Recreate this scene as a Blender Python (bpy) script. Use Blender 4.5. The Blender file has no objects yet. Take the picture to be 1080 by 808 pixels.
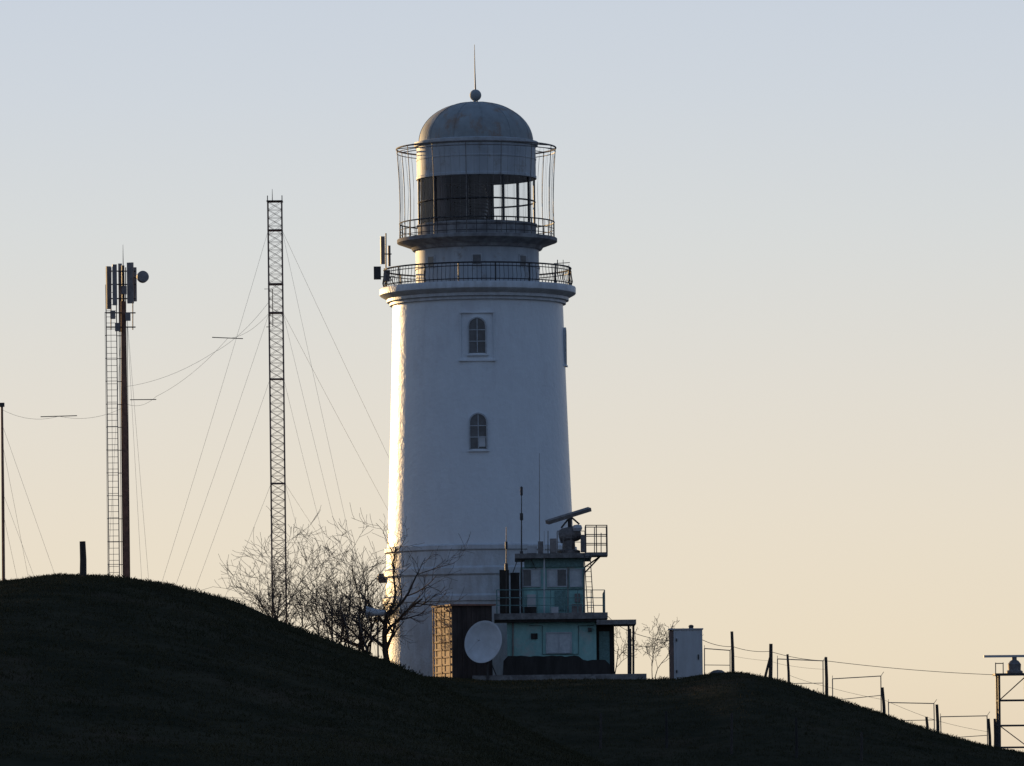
import bpy, bmesh, math, random
import numpy as np
from mathutils import Vector, Matrix, noise
random.seed(7)
R = math.radians
C = bpy.context.scene.collection
S = 0.00015
ROLL = R(0.65)
CA, SA = math.cos(ROLL), math.sin(ROLL)

def W(px, py, Y):
    du, dv = px-540.0, 830.0-py
    u = du*CA + dv*SA
    v = -du*SA + dv*CA
    return Vector((u*S*Y, Y, v*S*Y))

# ------------------------------------------------------------ materials
def lin(c):
    return tuple(((x/255)/12.92 if x/255 <= .04045 else ((x/255+.055)/1.055)**2.4) for x in c)+(1,)

def mat(name, c1, c2=None, rough=.8, metal=0, scale=2.0, stretch=(1,1,1), bump=.0, bscale=None, lo=.4, hi=.65, third=None, tscale=.4, tlo=.55, thi=.68, spec=.5, tstretch=(1,1,1)):
    m = bpy.data.materials.new(name); m.use_nodes = True
    nt = m.node_tree; n = nt.nodes; l = nt.links
    b = n['Principled BSDF']
    b.inputs['Roughness'].default_value = rough
    b.inputs['Metallic'].default_value = metal
    b.inputs['Specular IOR Level'].default_value = spec
    tc = n.new('ShaderNodeTexCoord'); mp = n.new('ShaderNodeMapping')
    mp.inputs['Scale'].default_value = stretch
    l.new(tc.outputs['Object'], mp.inputs['Vector'])
    c2 = c2 or tuple(x*.75 for x in c1)
    nz = n.new('ShaderNodeTexNoise'); nz.inputs['Scale'].default_value = scale; nz.inputs['Detail'].default_value = 6; nz.inputs['Roughness'].default_value = .65
    l.new(mp.outputs[0], nz.inputs['Vector'])
    rp = n.new('ShaderNodeValToRGB')
    rp.color_ramp.elements[0].position = lo; rp.color_ramp.elements[1].position = hi
    rp.color_ramp.elements[0].color = (*c2[:3], 1); rp.color_ramp.elements[1].color = (*c1[:3], 1)
    l.new(nz.outputs['Fac'], rp.inputs[0])
    out = rp.outputs[0]
    if third:
        m2 = n.new('ShaderNodeMapping'); m2.inputs['Scale'].default_value = tstretch; l.new(tc.outputs['Object'], m2.inputs['Vector'])
        n2 = n.new('ShaderNodeTexNoise'); n2.inputs['Scale'].default_value = tscale; n2.inputs['Detail'].default_value = 8; n2.inputs['Roughness'].default_value = .7
        l.new(m2.outputs[0], n2.inputs['Vector'])
        r2 = n.new('ShaderNodeValToRGB'); r2.color_ramp.elements[0].position = tlo; r2.color_ramp.elements[1].position = thi
        l.new(n2.outputs['Fac'], r2.inputs[0])
        mx = n.new('ShaderNodeMixRGB'); l.new(r2.outputs[0], mx.inputs[0]); l.new(out, mx.inputs[1]); mx.inputs[2].default_value = (*third[:3], 1)
        out = mx.outputs[0]
    l.new(out, b.inputs['Base Color'])
    if bump:
        nb = n.new('ShaderNodeTexNoise'); nb.inputs['Scale'].default_value = bscale or scale*3; nb.inputs['Detail'].default_value = 5
        l.new(tc.outputs['Object'], nb.inputs['Vector'])
        bp = n.new('ShaderNodeBump'); bp.inputs['Strength'].default_value = bump; bp.inputs['Distance'].default_value = .1
        l.new(nb.outputs['Fac'], bp.inputs['Height']); l.new(bp.outputs[0], b.inputs['Normal'])
    return m

M = {}
M['white'] = mat('whitewashed masonry', (.73,.77,.8), (.69,.725,.755), .42, scale=1.3, stretch=(1,1,.4), bump=.3, bscale=3, third=(.63,.65,.68), tscale=.5, tstretch=(1,1,.35), spec=.55)
M['band'] = mat('weathered whitewash trim', (.63,.66,.69), (.5,.51,.52), .5, scale=2, stretch=(1,1,.4), bump=.3, spec=.5)
M['drum'] = mat('painted lantern drum', (.5,.54,.57), (.4,.43,.46), .6, scale=1.6, stretch=(1,1,.2), third=(.3,.27,.24), tscale=1.1, spec=.3)
M['dome'] = mat('weathered dome sheet', (.31,.34,.35), (.25,.27,.275), .7, scale=1.2, third=(.27,.21,.17), tscale=.9, tlo=.52, thi=.64, tstretch=(1,1,.5), bump=.2, spec=.3)
M['deck'] = mat('grimy gallery concrete', (.36,.36,.36), (.2,.19,.19), .9, scale=1.5, spec=.2)
M['iron'] = mat('dark painted iron', (.07,.065,.065), (.045,.04,.038), .6, .2, 6)
M['greyiron'] = mat('galvanised steel', (.24,.22,.21), (.15,.13,.12), .6, .3, 5)
M['rust'] = mat('rusty steel', (.3,.14,.09), (.17,.085,.055), .8, 0, 4)
M['mastpaint'] = mat('faded mast paint', (.26,.16,.13), (.14,.1,.08), .7, .1, 1.0)
M['teal'] = mat('mint teal painted plaster', (.34,.58,.54), (.26,.48,.45), .9, scale=2.2, stretch=(1,1,.4), bump=.3, third=(.42,.5,.47), tscale=.9, spec=.2)
M['tealiron'] = mat('teal painted railing', (.17,.31,.3), (.1,.18,.17), .6, .1, 8)
M['roofslab'] = mat('concrete slab', (.26,.25,.24), (.15,.14,.135), .9, scale=3, bump=.3, spec=.2)
M['dark'] = mat('dark weathered board', (.05,.045,.042), (.03,.027,.024), .85, scale=3, stretch=(1,1,.2), spec=.2)
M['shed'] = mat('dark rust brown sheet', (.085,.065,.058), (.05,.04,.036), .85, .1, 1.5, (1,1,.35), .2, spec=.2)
M['shedlight'] = mat('shed sheet with painted sunlight', (.45,.3,.19), (.3,.18,.11), .8, 0, 2.5, (1,1,.3), .2)  # brown shed's lit end: low sun's gold put into the colour
M['cab'] = mat('pale grey painted steel', (.52,.53,.54), (.45,.45,.45), .6, .1, 1.8, (1,1,.25), third=(.36,.32,.28), tscale=1.3, tlo=.62, thi=.75)
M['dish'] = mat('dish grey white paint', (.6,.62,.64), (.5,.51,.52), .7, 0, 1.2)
M['panel'] = mat('antenna radome', (.3,.26,.24), (.2,.17,.16), .6, 0, 3)
M['wood'] = mat('old dark timber', (.08,.062,.05), (.04,.034,.03), .95, 0, 5, (3,3,.5), .4)
M['bark'] = mat('bare bark', (.09,.07,.055), (.05,.04,.033), .95, 0, 5, (2,2,.5), .4)
M['twig'] = mat('bare twigs', (.13,.095,.07), (.07,.055,.045), .95, 0, 2)
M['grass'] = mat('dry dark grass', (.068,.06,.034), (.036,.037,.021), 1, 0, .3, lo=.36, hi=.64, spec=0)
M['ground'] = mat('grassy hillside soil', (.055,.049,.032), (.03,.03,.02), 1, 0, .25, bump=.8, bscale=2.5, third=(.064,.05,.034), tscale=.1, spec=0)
M['curtain'] = mat('brown lantern curtain', (.1,.075,.065), (.055,.042,.038), .9, 0, 5, (1,1,.1), spec=.1)
M['winframe'] = mat('window frame paint', (.5,.53,.56), (.38,.4,.42), .6, 0, 4)
M['paleglass'] = mat('pale panel behind glass', (.54,.58,.6), (.42,.46,.48), .25, 0, 3)
M['wire'] = mat('steel wire', (.22,.19,.17), (.14,.12,.1), .6, .1, 3)
def glassmat(name, transp, col):
    m = bpy.data.materials.new(name); m.use_nodes = True
    nt = m.node_tree; n = nt.nodes; l = nt.links; n.clear()
    o = n.new('ShaderNodeOutputMaterial'); t = n.new('ShaderNodeBsdfTransparent'); g = n.new('ShaderNodeBsdfGlossy')
    g.inputs['Roughness'].default_value = .02
    t.inputs[0].default_value = col
    nz = n.new('ShaderNodeTexNoise'); nz.inputs['Scale'].default_value = 1.5
    mr = n.new('ShaderNodeMapRange'); mr.inputs['To Min'].default_value = 1-transp-.02; mr.inputs['To Max'].default_value = 1-transp+.02
    l.new(nz.outputs['Fac'], mr.inputs['Value'])
    mx = n.new('ShaderNodeMixShader'); l.new(mr.outputs[0], mx.inputs[0]); l.new(t.outputs[0], mx.inputs[1]); l.new(g.outputs[0], mx.inputs[2])
    l.new(mx.outputs[0], o.inputs[0]); return m
M['lglass'] = glassmat('lantern glass', .95, (.93,.94,.95,1))
M['lens'] = mat('fresnel lens prisms', (.06,.05,.045), (.025,.022,.02), .4, 0, 3, (1,1,6), spec=.3)
M['wglass'] = mat('hazy window glass', (.11,.12,.13), (.06,.066,.072), .15, 0, 1.5)

# ------------------------------------------------------------ mesh builder
ROOT = {}
class MB:
    def __init__(s): s.v = []; s.f = []
    def add(s, vs, fs):
        k = len(s.v); s.v += [tuple(x) for x in vs]; s.f += [tuple(i+k for i in f) for f in fs]; return s
    def box(s, c, d, rz=0, ax=None):
        c = Vector(c); vs = []
        Mx = ax if ax else Matrix.Rotation(rz, 3, 'Z')
        for z in (-1,1):
            for y in (-1,1):
                for x in (-1,1):
                    vs.append(c + Mx @ Vector((x*d[0]/2, y*d[1]/2, z*d[2]/2)))
        return s.add(vs, [(0,2,3,1),(4,5,7,6),(0,1,5,4),(2,6,7,3),(0,4,6,2),(1,3,7,5)])
    def b2(s, p, q):
        return s.box([(p[i]+q[i])/2 for i in range(3)], [abs(q[i]-p[i]) for i in range(3)])
    def tube(s, pts, r, n=6, cap=True):
        pts = [Vector(p) for p in pts]; k = len(pts)
        rs = r if isinstance(r, (list, tuple)) else [r]*k
        vs = []; fs = []; u = None
        for i, p in enumerate(pts):
            t = (pts[min(i+1,k-1)]-pts[max(i-1,0)]).normalized()
            if u is None:
                u = t.orthogonal().normalized()
            else:
                u = (u - t*u.dot(t))
                u = u.normalized() if u.length > 1e-6 else t.orthogonal().normalized()
            w = t.cross(u)
            for j in range(n):
                a = 2*math.pi*j/n
                vs.append(p + (u*math.cos(a)+w*math.sin(a))*rs[i])
        for i in range(k-1):
            for j in range(n):
                a = i*n+j; b = i*n+(j+1)%n
                fs.append((a,b,b+n,a+n))
        if cap:
            fs.append(tuple(reversed(range(n)))); fs.append(tuple(range((k-1)*n, k*n)))
        return s.add(vs, fs)
    def lathe(s, prof, c, n=96, ax=None, a0=0, a1=2*math.pi):
        full = abs(a1-a0-2*math.pi) < 1e-6
        m = n if full else n+1
        c = Vector(c); vs = []; fs = []
        for (r, z) in prof:
            for j in range(m):
                a = a0+(a1-a0)*j/n
                p = Vector((r*math.cos(a), r*math.sin(a), z))
                if ax: p = ax @ p
                vs.append(c+p)
        for i in range(len(prof)-1):
            for j in range(n):
                a = i*m+j; b = i*m+((j+1)%m if full else j+1)
                fs.append((a,b,b+m,a+m))
        return s.add(vs, fs)
    def ring(s, c, Rr, r, n=72, k=5, ax=None):
        c = Vector(c); vs = []; fs = []
        for j in range(n):
            a = 2*math.pi*j/n
            for i in range(k):
                b = 2*math.pi*i/k
                p = Vector(((Rr+r*math.cos(b))*math.cos(a), (Rr+r*math.cos(b))*math.sin(a), r*math.sin(b)))
                if ax: p = ax @ p
                vs.append(c+p)
        for j in range(n):
            for i in range(k):
                fs.append((j*k+i, ((j+1)%n)*k+i, ((j+1)%n)*k+(i+1)%k, j*k+(i+1)%k))
        return s.add(vs, fs)
    def prism(s, poly, vec):
        n = len(poly); vec = Vector(vec)
        vs = [Vector(p) for p in poly]+[Vector(p)+vec for p in poly]
        fs = [tuple(range(n)), tuple(reversed(range(n,2*n)))]
        for i in range(n):
            j = (i+1)%n; fs.append((i,i+n,j+n,j))
        return s.add(vs, fs)
    def strip(s, outer, inner, vec):
        n = len(outer); vec = Vector(vec)
        vs = [Vector(p) for p in outer]+[Vector(p) for p in inner]
        vs += [p+vec for p in vs]
        fs = []
        for i in range(n-1):
            j = i+1
            fs += [(i,j,j+n,i+n),(i+2*n,i+3*n,j+3*n,j+2*n),(i,i+2*n,j+2*n,j),(i+n,j+n,j+3*n,i+3*n)]
        fs += [(0,n,3*n,2*n),(n-1,3*n-1,4*n-1,2*n-1)]
        return s.add(vs, fs)
    def build(s, name, m, parent=None, smooth=False, label=None, cat=None, group=None, kind=None, org=None, recalc=True):
        if parent is not None: o0 = ROOT[parent.name]
        elif org is not None: o0 = Vector(org)
        else:
            a = np.array(s.v); o0 = Vector(((a[:,0].min()+a[:,0].max())/2, (a[:,1].min()+a[:,1].max())/2, a[:,2].min()))
        me = bpy.data.meshes.new(name)
        me.from_pydata([tuple(Vector(p)-o0) for p in s.v], [], s.f)
        me.materials.append(M[m])
        if recalc:
            bm = bmesh.new(); bm.from_mesh(me); bmesh.ops.recalc_face_normals(bm, faces=bm.faces); bm.to_mesh(me); bm.free()
        if smooth:
            me.shade_smooth(); me.set_sharp_from_angle(angle=R(35))
        o = bpy.data.objects.new(name, me); C.objects.link(o)
        if parent is not None: o.parent = parent
        else: o.location = o0
        ROOT[o.name] = o0
        tag(o, label, cat, group, kind); return o
def tag(o, label=None, cat=None, group=None, kind=None):
    for k, v in (('label',label),('category',cat),('group',group),('kind',kind)):
        if v: o[k] = v
def thing(name, loc, label, cat, group=None):
    o = bpy.data.objects.new(name, None); o.empty_display_size = .3; C.objects.link(o); o.location = loc
    ROOT[o.name] = Vector(loc); tag(o, label, cat, group); return o

# ------------------------------------------------------------ terrain
def table(lst, Y):
    t = [W(a,b,Y) for a,b in lst]
    return [p.x for p in t], [p.z for p in t]
HLx, HLz = table([(-900,785),(-500,706),(-250,643),(-100,621),(0,613),(60,606),(100,604.5),(150,610),(200,620),(250,634),(300,655),(350,675),(400,692),(430,705),(460,720),(500,740),(560,772),(620,801),(700,845),(800,880)], 280)
BPx, BPz = table([(-1500,800),(-900,740),(-400,712),(440,713),(520,717),(700,716),(735,711),(760,709),(790,714),(830,726),(880,742),(930,761),(980,779),(1030,792),(1080,800),(1150,808),(1300,826),(1600,850)], 385)
def ip(x, xs, zs):
    if x <= xs[0]: return zs[0]
    if x >= xs[-1]: return zs[-1]
    import bisect
    i = bisect.bisect_right(xs, x)-1
    t = (x-xs[i])/(xs[i+1]-xs[i])
    d = lambda k: (zs[min(k+1,len(zs)-1)]-zs[max(k-1,0)])/(xs[min(k+1,len(zs)-1)]-xs[max(k-1,0)])
    h = xs[i+1]-xs[i]; m0 = d(i)*h; m1 = d(i+1)*h
    return (2*t**3-3*t*t+1)*zs[i]+(t**3-2*t*t+t)*m0+(-2*t**3+3*t*t)*zs[i+1]+(t**3-t*t)*m1
def ss(a, b, x):
    t = max(0, min(1, (x-a)/(b-a))); return t*t*(3-2*t)
def ground(x, y):
    base = -1.7 if y < 430 else -1.7-4*ss(430, 600, y)
    h = ip(x, HLx, HLz)
    if y < 275: hl = base+(h*min(y,275)/280-base)*ss(150, 262, y)
    elif y < 282: hl = h*y/281
    else: hl = base+(h-base)*(1-ss(284, 372, y))
    p = ip(x, BPx, BPz)
    if y < 368: q = base+(p*y/385-base)*ss(285, 360, y)
    elif y < 385: q = p*y/385
    else: q = base+(p-base)*(1-ss(428, 520, y))
    k = .5
    m = max(hl, q); d = abs(hl-q)
    z = m + (k*k/(d+k))*.25
    if 120 < y < 460 and abs(x) < 90:
        z += .22*noise.noise(Vector((x*.12, y*.05, 3)))+.06*noise.noise(Vector((x*.6, y*.4, 7)))-.12
    return z
def hit(px, py):
    y = 200.0
    while y < 430:
        p = W(px, py, y)
        if ground(p.x, y) >= p.z: return y
        y += .5
    return 385.0

def axis(lo, hi, fl, fh, st):
    a = list(np.arange(fl, fh+.01, st)); g = st; x = fl
    left = []
    while x > lo:
        g *= 1.35; x -= g; left.append(max(x, lo))
    right = []; g = st; x = fh
    while x < hi:
        g *= 1.35; x += g; right.append(min(x, hi))
    return left[::-1]+a+right
xs = axis(-9000, 9000, -48, 48, .8); ys = axis(-3000, 14000, 175, 440, 1.2)
g = MB()
g.v = [(x, y, ground(x, y)) for y in ys for x in xs]
nx = len(xs)
g.f = [(j*nx+i, j*nx+i+1, (j+1)*nx+i+1, (j+1)*nx+i) for j in range(len(ys)-1) for i in range(nx-1)]
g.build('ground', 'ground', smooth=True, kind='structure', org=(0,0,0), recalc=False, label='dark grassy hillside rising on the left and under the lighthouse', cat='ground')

# grass tufts
rs = random.Random(3)
vv = []; ff = []
def blade(x, y, z, h, w, lean):
    a = rs.random()*6.283; b = rs.random()*6.283
    dx, dy = math.cos(a)*w, math.sin(a)*w
    lx, ly = math.cos(b)*lean*h, math.sin(b)*lean*h
    k = len(vv)
    vv.extend([(x-dx,y-dy,z-.03),(x+dx,y+dy,z-.03),(x+lx*.4+dx*.6,y+ly*.4+dy*.6,z+h*.6),(x+lx,y+ly,z+h)])
    ff.append((k,k+1,k+2)); ff.append((k,k+2,k+3))
def tufts(n, y0, y1, pxa, pxb, hh, thin=0):
    for i in range(n):
        y = y0+(y1-y0)*rs.random(); px = pxa+(pxb-pxa)*rs.random()
        x = (px-540)*S*y
        dens = noise.noise(Vector((x*.5, y*.25, 1)))
        if thin and dens < -.1: continue
        z = ground(x, y); h0 = hh*(.5+rs.random())*(1+.5*dens)
        for j in range(4):
            blade(x+rs.gauss(0,.14), y+rs.gauss(0,.14), z, h0*(.5+.6*rs.random()), .017, .8)
tufts(38000, 195, 282, -30, 760, .085)
tufts(28000, 300, 386, 430, 1110, .1)
tufts(700, 381, 388, 640, 1100, .2, 1)
tufts(250, 268, 284, -30, 520, .16, 1)
gm = MB(); gm.v = vv; gm.f = ff
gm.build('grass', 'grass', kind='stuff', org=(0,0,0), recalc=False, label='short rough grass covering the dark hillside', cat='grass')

# ------------------------------------------------------------ lighthouse
u0 = W(506, 500, 400).x
TY = 400.0
def Z(py): return (830.35-py)*.06
def P(r): return r*.06
base = Vector((u0, TY, ground(u0, TY)))
LH = thing('lighthouse', base, 'tall round whitewashed lighthouse with domed lantern and two iron-railed galleries', 'lighthouse')
c0 = (u0, TY, 0)
def lat(prof, name, m, n=96, parent=LH, smooth=True, **k):
    b = MB(); b.lathe([(P(r), Z(y)) for r, y in prof], c0, n); return b.build(name, m, parent, smooth, **k)
prof = [(98.3,578)]
for i in range(1, 41):
    t = i/40; prof.append((98.3-8.5*t-.5*math.sin(math.pi*t), 578-257*t))
tw = lat(prof, 'tower_wall', 'white', 160)
lat([(102.5,725),(102.5,637),(104,636),(104,631),(100.6,629),(100.6,610),(102.8,608),(102.8,602),(99.8,600),(99.6,584),(101.6,582.5),(101.6,578.5),(98.2,577)], 'tower_plinth', 'band', 160)
lat([(89.6,322.5),(93,322),(93,319.5),(96,318.5),(96,315.5),(102.5,312),(103.5,311),(103.5,305),(103,304.2),(60,304)], 'gallery_cornice', 'band', 160)
lat([(65,304.5),(65,285),(66,284.5),(66,282),(65,281.5),(65,262)], 'watch_room', 'drum', 96)
lat([(65,265),(68,264.5),(70,261.5),(81,257.5),(84,256.5),(84.5,256),(84.5,252.8),(84,252.3),(55,252)], 'lantern_gallery', 'deck', 96)
lat([(62.5,252.5),(62.5,240),(63.5,239.5),(63.5,237.5),(60,237)], 'lantern_parapet', 'deck', 96)
lat([(60,190),(63.5,189.5),(63.5,187),(62.8,186.5),(62.8,170),(63.3,169.8),(63.3,168.5),(62.8,168.2),(62.8,156),(65,155),(65.5,153),(65.5,151),(59,149.5)], 'lantern_drum', 'drum', 96)
dp = []
for i in range(0, 17):
    a = R(90)*i/16; dp.append((60.5*math.cos(a)**.93 if i < 16 else .5, 150.5-42.5*math.sin(a)))
dome = lat(dp, 'dome', 'dome', 96)
for k in range(12):
    a = 2*math.pi*k/12+.13
    pts = [(u0+P(r+.1)*math.cos(a), TY+P(r+.1)*math.sin(a), Z(y)+.003) for r, y in dp]
    MB().tube(pts, .025, 4).build('seam_rib', 'dome', dome)
fb = MB(); fb.lathe([(P(5),Z(109)),(P(4),Z(108)),(P(2.5),Z(107)),(P(2.5),Z(105)),(P(4.5),Z(104.5))]+[(P(6.2*math.cos(R(a))), Z(100.5)+P(6.2)*math.sin(R(a))) for a in range(-60, 91, 15)], c0, 24)
fin = fb.build('ball_finial', 'dome', LH, True)
MB().tube([(u0,TY,Z(95)),(u0-.02,TY,Z(75)),(u0-.03,TY,Z(47))], [.05,.035,.015], 6).build('lightning_rod', 'iron', LH)

# glazing: panes + mullions
nm = 10
for k in range(nm):
    a0 = 2*math.pi*k/nm+.16; a1 = 2*math.pi*(k+1)/nm+.16
    b = MB(); b.lathe([(P(61.2),Z(238)),(P(61.2),Z(189.5))], c0, 9, a0=a0+.01, a1=a1-.01)
    b.build('lantern_pane', 'lglass', LH, True)
    m_ = MB()
    x, y = u0+P(61.5)*math.cos(a0), TY+P(61.5)*math.sin(a0)
    m_.box((x,y,(Z(238)+Z(189))/2), (.12,.14,Z(189)-Z(238)), a0)
    m_.build('mullion', 'iron', LH)
MB().ring((u0,TY,Z(214)), P(61.6), .055, 64, 4).build('glazing_bar', 'iron', LH)
vs = []; fs = []; n_ = 120; aa0, aa1 = R(72), R(236)
for i, zz_ in enumerate((Z(239), Z(190))):
    for j in range(n_+1):
        a = aa0+(aa1-aa0)*j/n_; r = P(58.6)+.05*math.sin(j*1.9)
        vs.append((u0+r*math.cos(a), TY+r*math.sin(a), zz_))
for j in range(n_): fs.append((j,j+1,j+n_+2,j+n_+1))
MB().add(vs, fs).build('curtain', 'curtain', LH, True)
lp = []
for i in range(0, 25):
    t = i/24; rr = 13+5*math.sin(math.pi*t)+(.7 if i % 2 else -.5)
    lp.append((P(rr), Z(236-42*t)))
lb = MB(); lb.lathe([(0.001,lp[0][1])]+lp+[(0.001,lp[-1][1])], (u0-P(6), TY, 0), 32); lb.build('fresnel_lens', 'lens', LH)
lb = MB(); lb.lathe([(P(12),Z(252)),(P(12),Z(240)),(P(16),Z(238)),(P(16),Z(236))], (u0-P(6),TY,0), 24); lb.build('lens_pedestal', 'iron', LH, True)
lb = MB(); lb.lathe([(0.001,Z(188)),(P(61),Z(188.2))], c0, 48); lb.build('lantern_ceiling', 'dark', LH)
# lower gallery railing
gr = MB()
for k in range(132):
    a = 2*math.pi*k/132
    pts = []
    for t, bulge in ((0,0),(.3,.11),(.6,.05),(1,0)):
        r = P(98.5)+bulge; pts.append((u0+r*math.cos(a), TY+r*math.sin(a), Z(304)+t*(Z(285)-Z(304))))
    gr.tube(pts, .021, 4)
for k in range(16):
    a = 2*math.pi*(k+.5)/16
    gr.tube([(u0+P(98.5)*math.cos(a), TY+P(98.5)*math.sin(a), z) for z in (Z(304.5),Z(284))], .045, 6)
for yy, rr in ((288,.03),(301.5,.035)): gr.ring((u0,TY,Z(yy)), P(98.5)+.02, rr, 120, 5)
rail = gr.build('gallery_railing', 'iron', LH)
MB().ring((u0,TY,Z(284.5)), P(98.5), .055, 120, 6).build('handrail', 'iron', rail)
gr = MB()
for k in range(48):
    a = 2*math.pi*k/48
    gr.tube([(u0+P(81.5)*math.cos(a), TY+P(81.5)*math.sin(a), z) for z in (Z(252.5),Z(235.5))], .022, 5)
for yy in (243, 249): gr.ring((u0,TY,Z(yy)), P(81.5), .024, 96, 5)
rail2 = gr.build('lantern_railing', 'iron', LH)
MB().ring((u0,TY,Z(235.5)), P(81.5), .045, 96, 5).build('handrail', 'iron', rail2)
# cage round lantern, its wires bowed slightly inward
cg = MB(); cg.ring((u0,TY,Z(157)), P(84), .055, 96, 6)
cage = cg.build('lantern_cage', 'greyiron', LH)
MB().ring((u0,TY,Z(161)), P(83.6), .028, 96, 5).build('cage_ring', 'greyiron', cage)
def cagepts(a, rt, bow, y0, y1):
    return [(u0+P(rt-2*t-bow*math.sin(math.pi*t))*math.cos(a), TY+P(rt-2*t-bow*math.sin(math.pi*t))*math.sin(a), Z(y0+(y1-y0)*t)) for t in [i/8 for i in range(9)]]
rc = random.Random(9)
for k in range(14):
    a = 2*math.pi*(k+.22)/14
    c, s_ = math.cos(a), math.sin(a)
    MB().tube(cagepts(a,84,1.6,157,252), .026, 5).build('cage_post', 'greyiron', cage)
    MB().tube([(u0+P(64)*c, TY+P(64)*s_, Z(155)), (u0+P(84)*c, TY+P(84)*s_, Z(157))], .03, 5).build('cage_spoke', 'greyiron', cage)
for k in range(70):
    if k % 5 == 0: continue
    a = 2*math.pi*(k/5+.22+rc.uniform(-.05,.05))/14
    MB().tube(cagepts(a,83.6,1.4+1.4*rc.random(),161,238), .007, 3).build('cage_wire', 'greyiron', cage)

# windows
def arch(c, t, w, h, off=0, n=10):
    w2 = w/2+off; hb = -off; hs = h-w/2
    pts = [c+t*(-w2)+Vector((0,0,hb))]
    for i in range(n+1):
        a = math.pi-math.pi*i/n
        pts.append(c+t*(w2*math.cos(a))+Vector((0,0,hs+w2*math.sin(a))))
    pts.append(c+t*w2+Vector((0,0,hb)))
    return pts
def tower_r(z):
    py = 830.35-z/.06; t = (578-py)/253; return P(98.3-8.5*t-.5*math.sin(math.pi*max(0,min(1,t))))
def window(az, zb, w, h, surround, glint):
    n = Vector((math.sin(az), -math.cos(az), 0)); t = Vector((math.cos(az), math.sin(az), 0))
    r = tower_r(zb+h*.1)
    c = Vector((u0, TY, zb))+n*(r-.08)
    fr = MB(); fr.strip(arch(c,t,w,h,.09), arch(c,t,w,h,0), n*.17)
    f = fr.build('window', 'winframe', LH)
    b = MB(); b.prism(arch(c,t,w,h,.02), n*.1); b.build('pane', 'wglass', f)
    mb = MB(); ax = Matrix((t, n, Vector((0,0,1)))).transposed()
    mb.box(c+n*.12+Vector((0,0,h/2)), (.05,.04,h*.98), ax=ax)
    for q in (.33,.66): mb.box(c+n*.12+Vector((0,0,h*q)), (w,.045,.05), ax=ax)
    mb.build('muntins', 'winframe', f)
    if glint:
        g2 = MB(); g2.box(c+n*.105+t*(w*.24)+Vector((0,0,h*.2)), (w*.4,.03,h*.3), ax=ax); g2.build('glint_patch', 'dish', f)  # pale patch painted in for the bright glint on the glass
    sl = MB(); sl.box(c+n*.12+Vector((0,0,-.14)), (w+.35,.22,.1), ax=ax); sl.build('sill', 'white', f)
    if surround:
        sb = MB(); W2 = w/2+.55
        for s_ in (-1,1): sb.box(c+n*.02+t*(s_*W2)+Vector((0,0,h/2-.05)), (.07,.12,h+.75), ax=ax)
        sb.box(c+n*.05+Vector((0,0,h+.36)), (2*W2+.07,.12,.07), ax=ax)
        sb.box(c+n*.10+Vector((0,0,-.48)), (2*W2+.25,.18,.1), ax=ax)
        sb.build('surround', 'white', f)
pf = W(503.5, 372, 394.6); az0 = math.asin((pf.x-u0)/5.5)
window(az0, pf.z, 1.0, 2.15, True, False)
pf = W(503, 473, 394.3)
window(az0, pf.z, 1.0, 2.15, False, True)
window(R(86), Z(385), .9, 2.2, False, False)
for px in (455, 503, 551):
    a = math.asin((W(px,272,397).x-u0)/P(65)); n = Vector((math.sin(a),-math.cos(a),0)); t = Vector((math.cos(a),math.sin(a),0))
    ax = Matrix((t,n,Vector((0,0,1)))).transposed()
    c = Vector((u0,TY,Z(279)))+n*P(65)
    f = MB().box(c, (.66,.12,.78), ax=ax).build('watch_window', 'winframe', LH)
    MB().box(c+n*.055, (.5,.04,.6), ax=ax).build('pane', 'wglass', f)
q = W(404, 610, 400)
lm = MB(); lm.tube([(q.x+.6,q.y,q.z),(q.x,q.y-.2,q.z)], .05, 6); lm.lathe([(0.001,.3),(.24,.26),(.3,.1),(.3,-.1),(.2,-.3),(0.001,-.31)], (q.x-.05,q.y-.3,q.z), 16)
lm.build('wall_lamp', 'greyiron', LH, True)

# panel antennas on the gallery, left
q = W(404, 296, 399)
PA = thing('panel_antenna', (q.x, q.y, Z(304)), 'dark antenna cluster on a bracket at left edge of the lighthouse gallery', 'antenna')
MB().tube([W(407,305,399), W(407,246,399)], .045, 6).build('pole', 'iron', PA)
MB().tube([W(416,292,399), W(400,292,399)], .04, 5).build('bracket', 'iron', PA)
MB().tube([W(413,268,399), W(402,268,399)], .04, 5).build('bracket', 'iron', PA)
MB().tube([W(418,303,399), W(405,283,399)], .03, 5).build('bracket', 'iron', PA)
a = W(403.5,264,398.8); MB().box(a, (.26,.16,1.75), .3).build('radome', 'panel', PA)
a = W(410.5,270,399.3); MB().box(a, (.16,.24,1.3), .1).build('radome', 'panel', PA)
a = W(398,288,398.6); MB().box(a, (.45,.4,.8)).build('equipment_box', 'iron', PA)
a = W(408,291,398.6); MB().box(a, (.38,.36,.7)).build('equipment_box', 'panel', PA)
q = W(590, 288, 399)
WA = thing('bracket_antenna', (q.x, q.y, Z(304)), 'thin rod aerials on a bracket at right side of the gallery rail', 'antenna')
MB().tube([W(584,278,398.5), W(601,277,398.5)], .025, 5).tube([W(588,290,398.5), W(588,274,398.5)], .03,5).build('arm', 'iron', WA)
for px, y0, y1 in ((594,304,274),(600,305,279),(583,290,279)):
    MB().tube([W(px,y0,398.5), W(px,y1,398.5)], .02, 5).build('rod', 'iron', WA)

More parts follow.
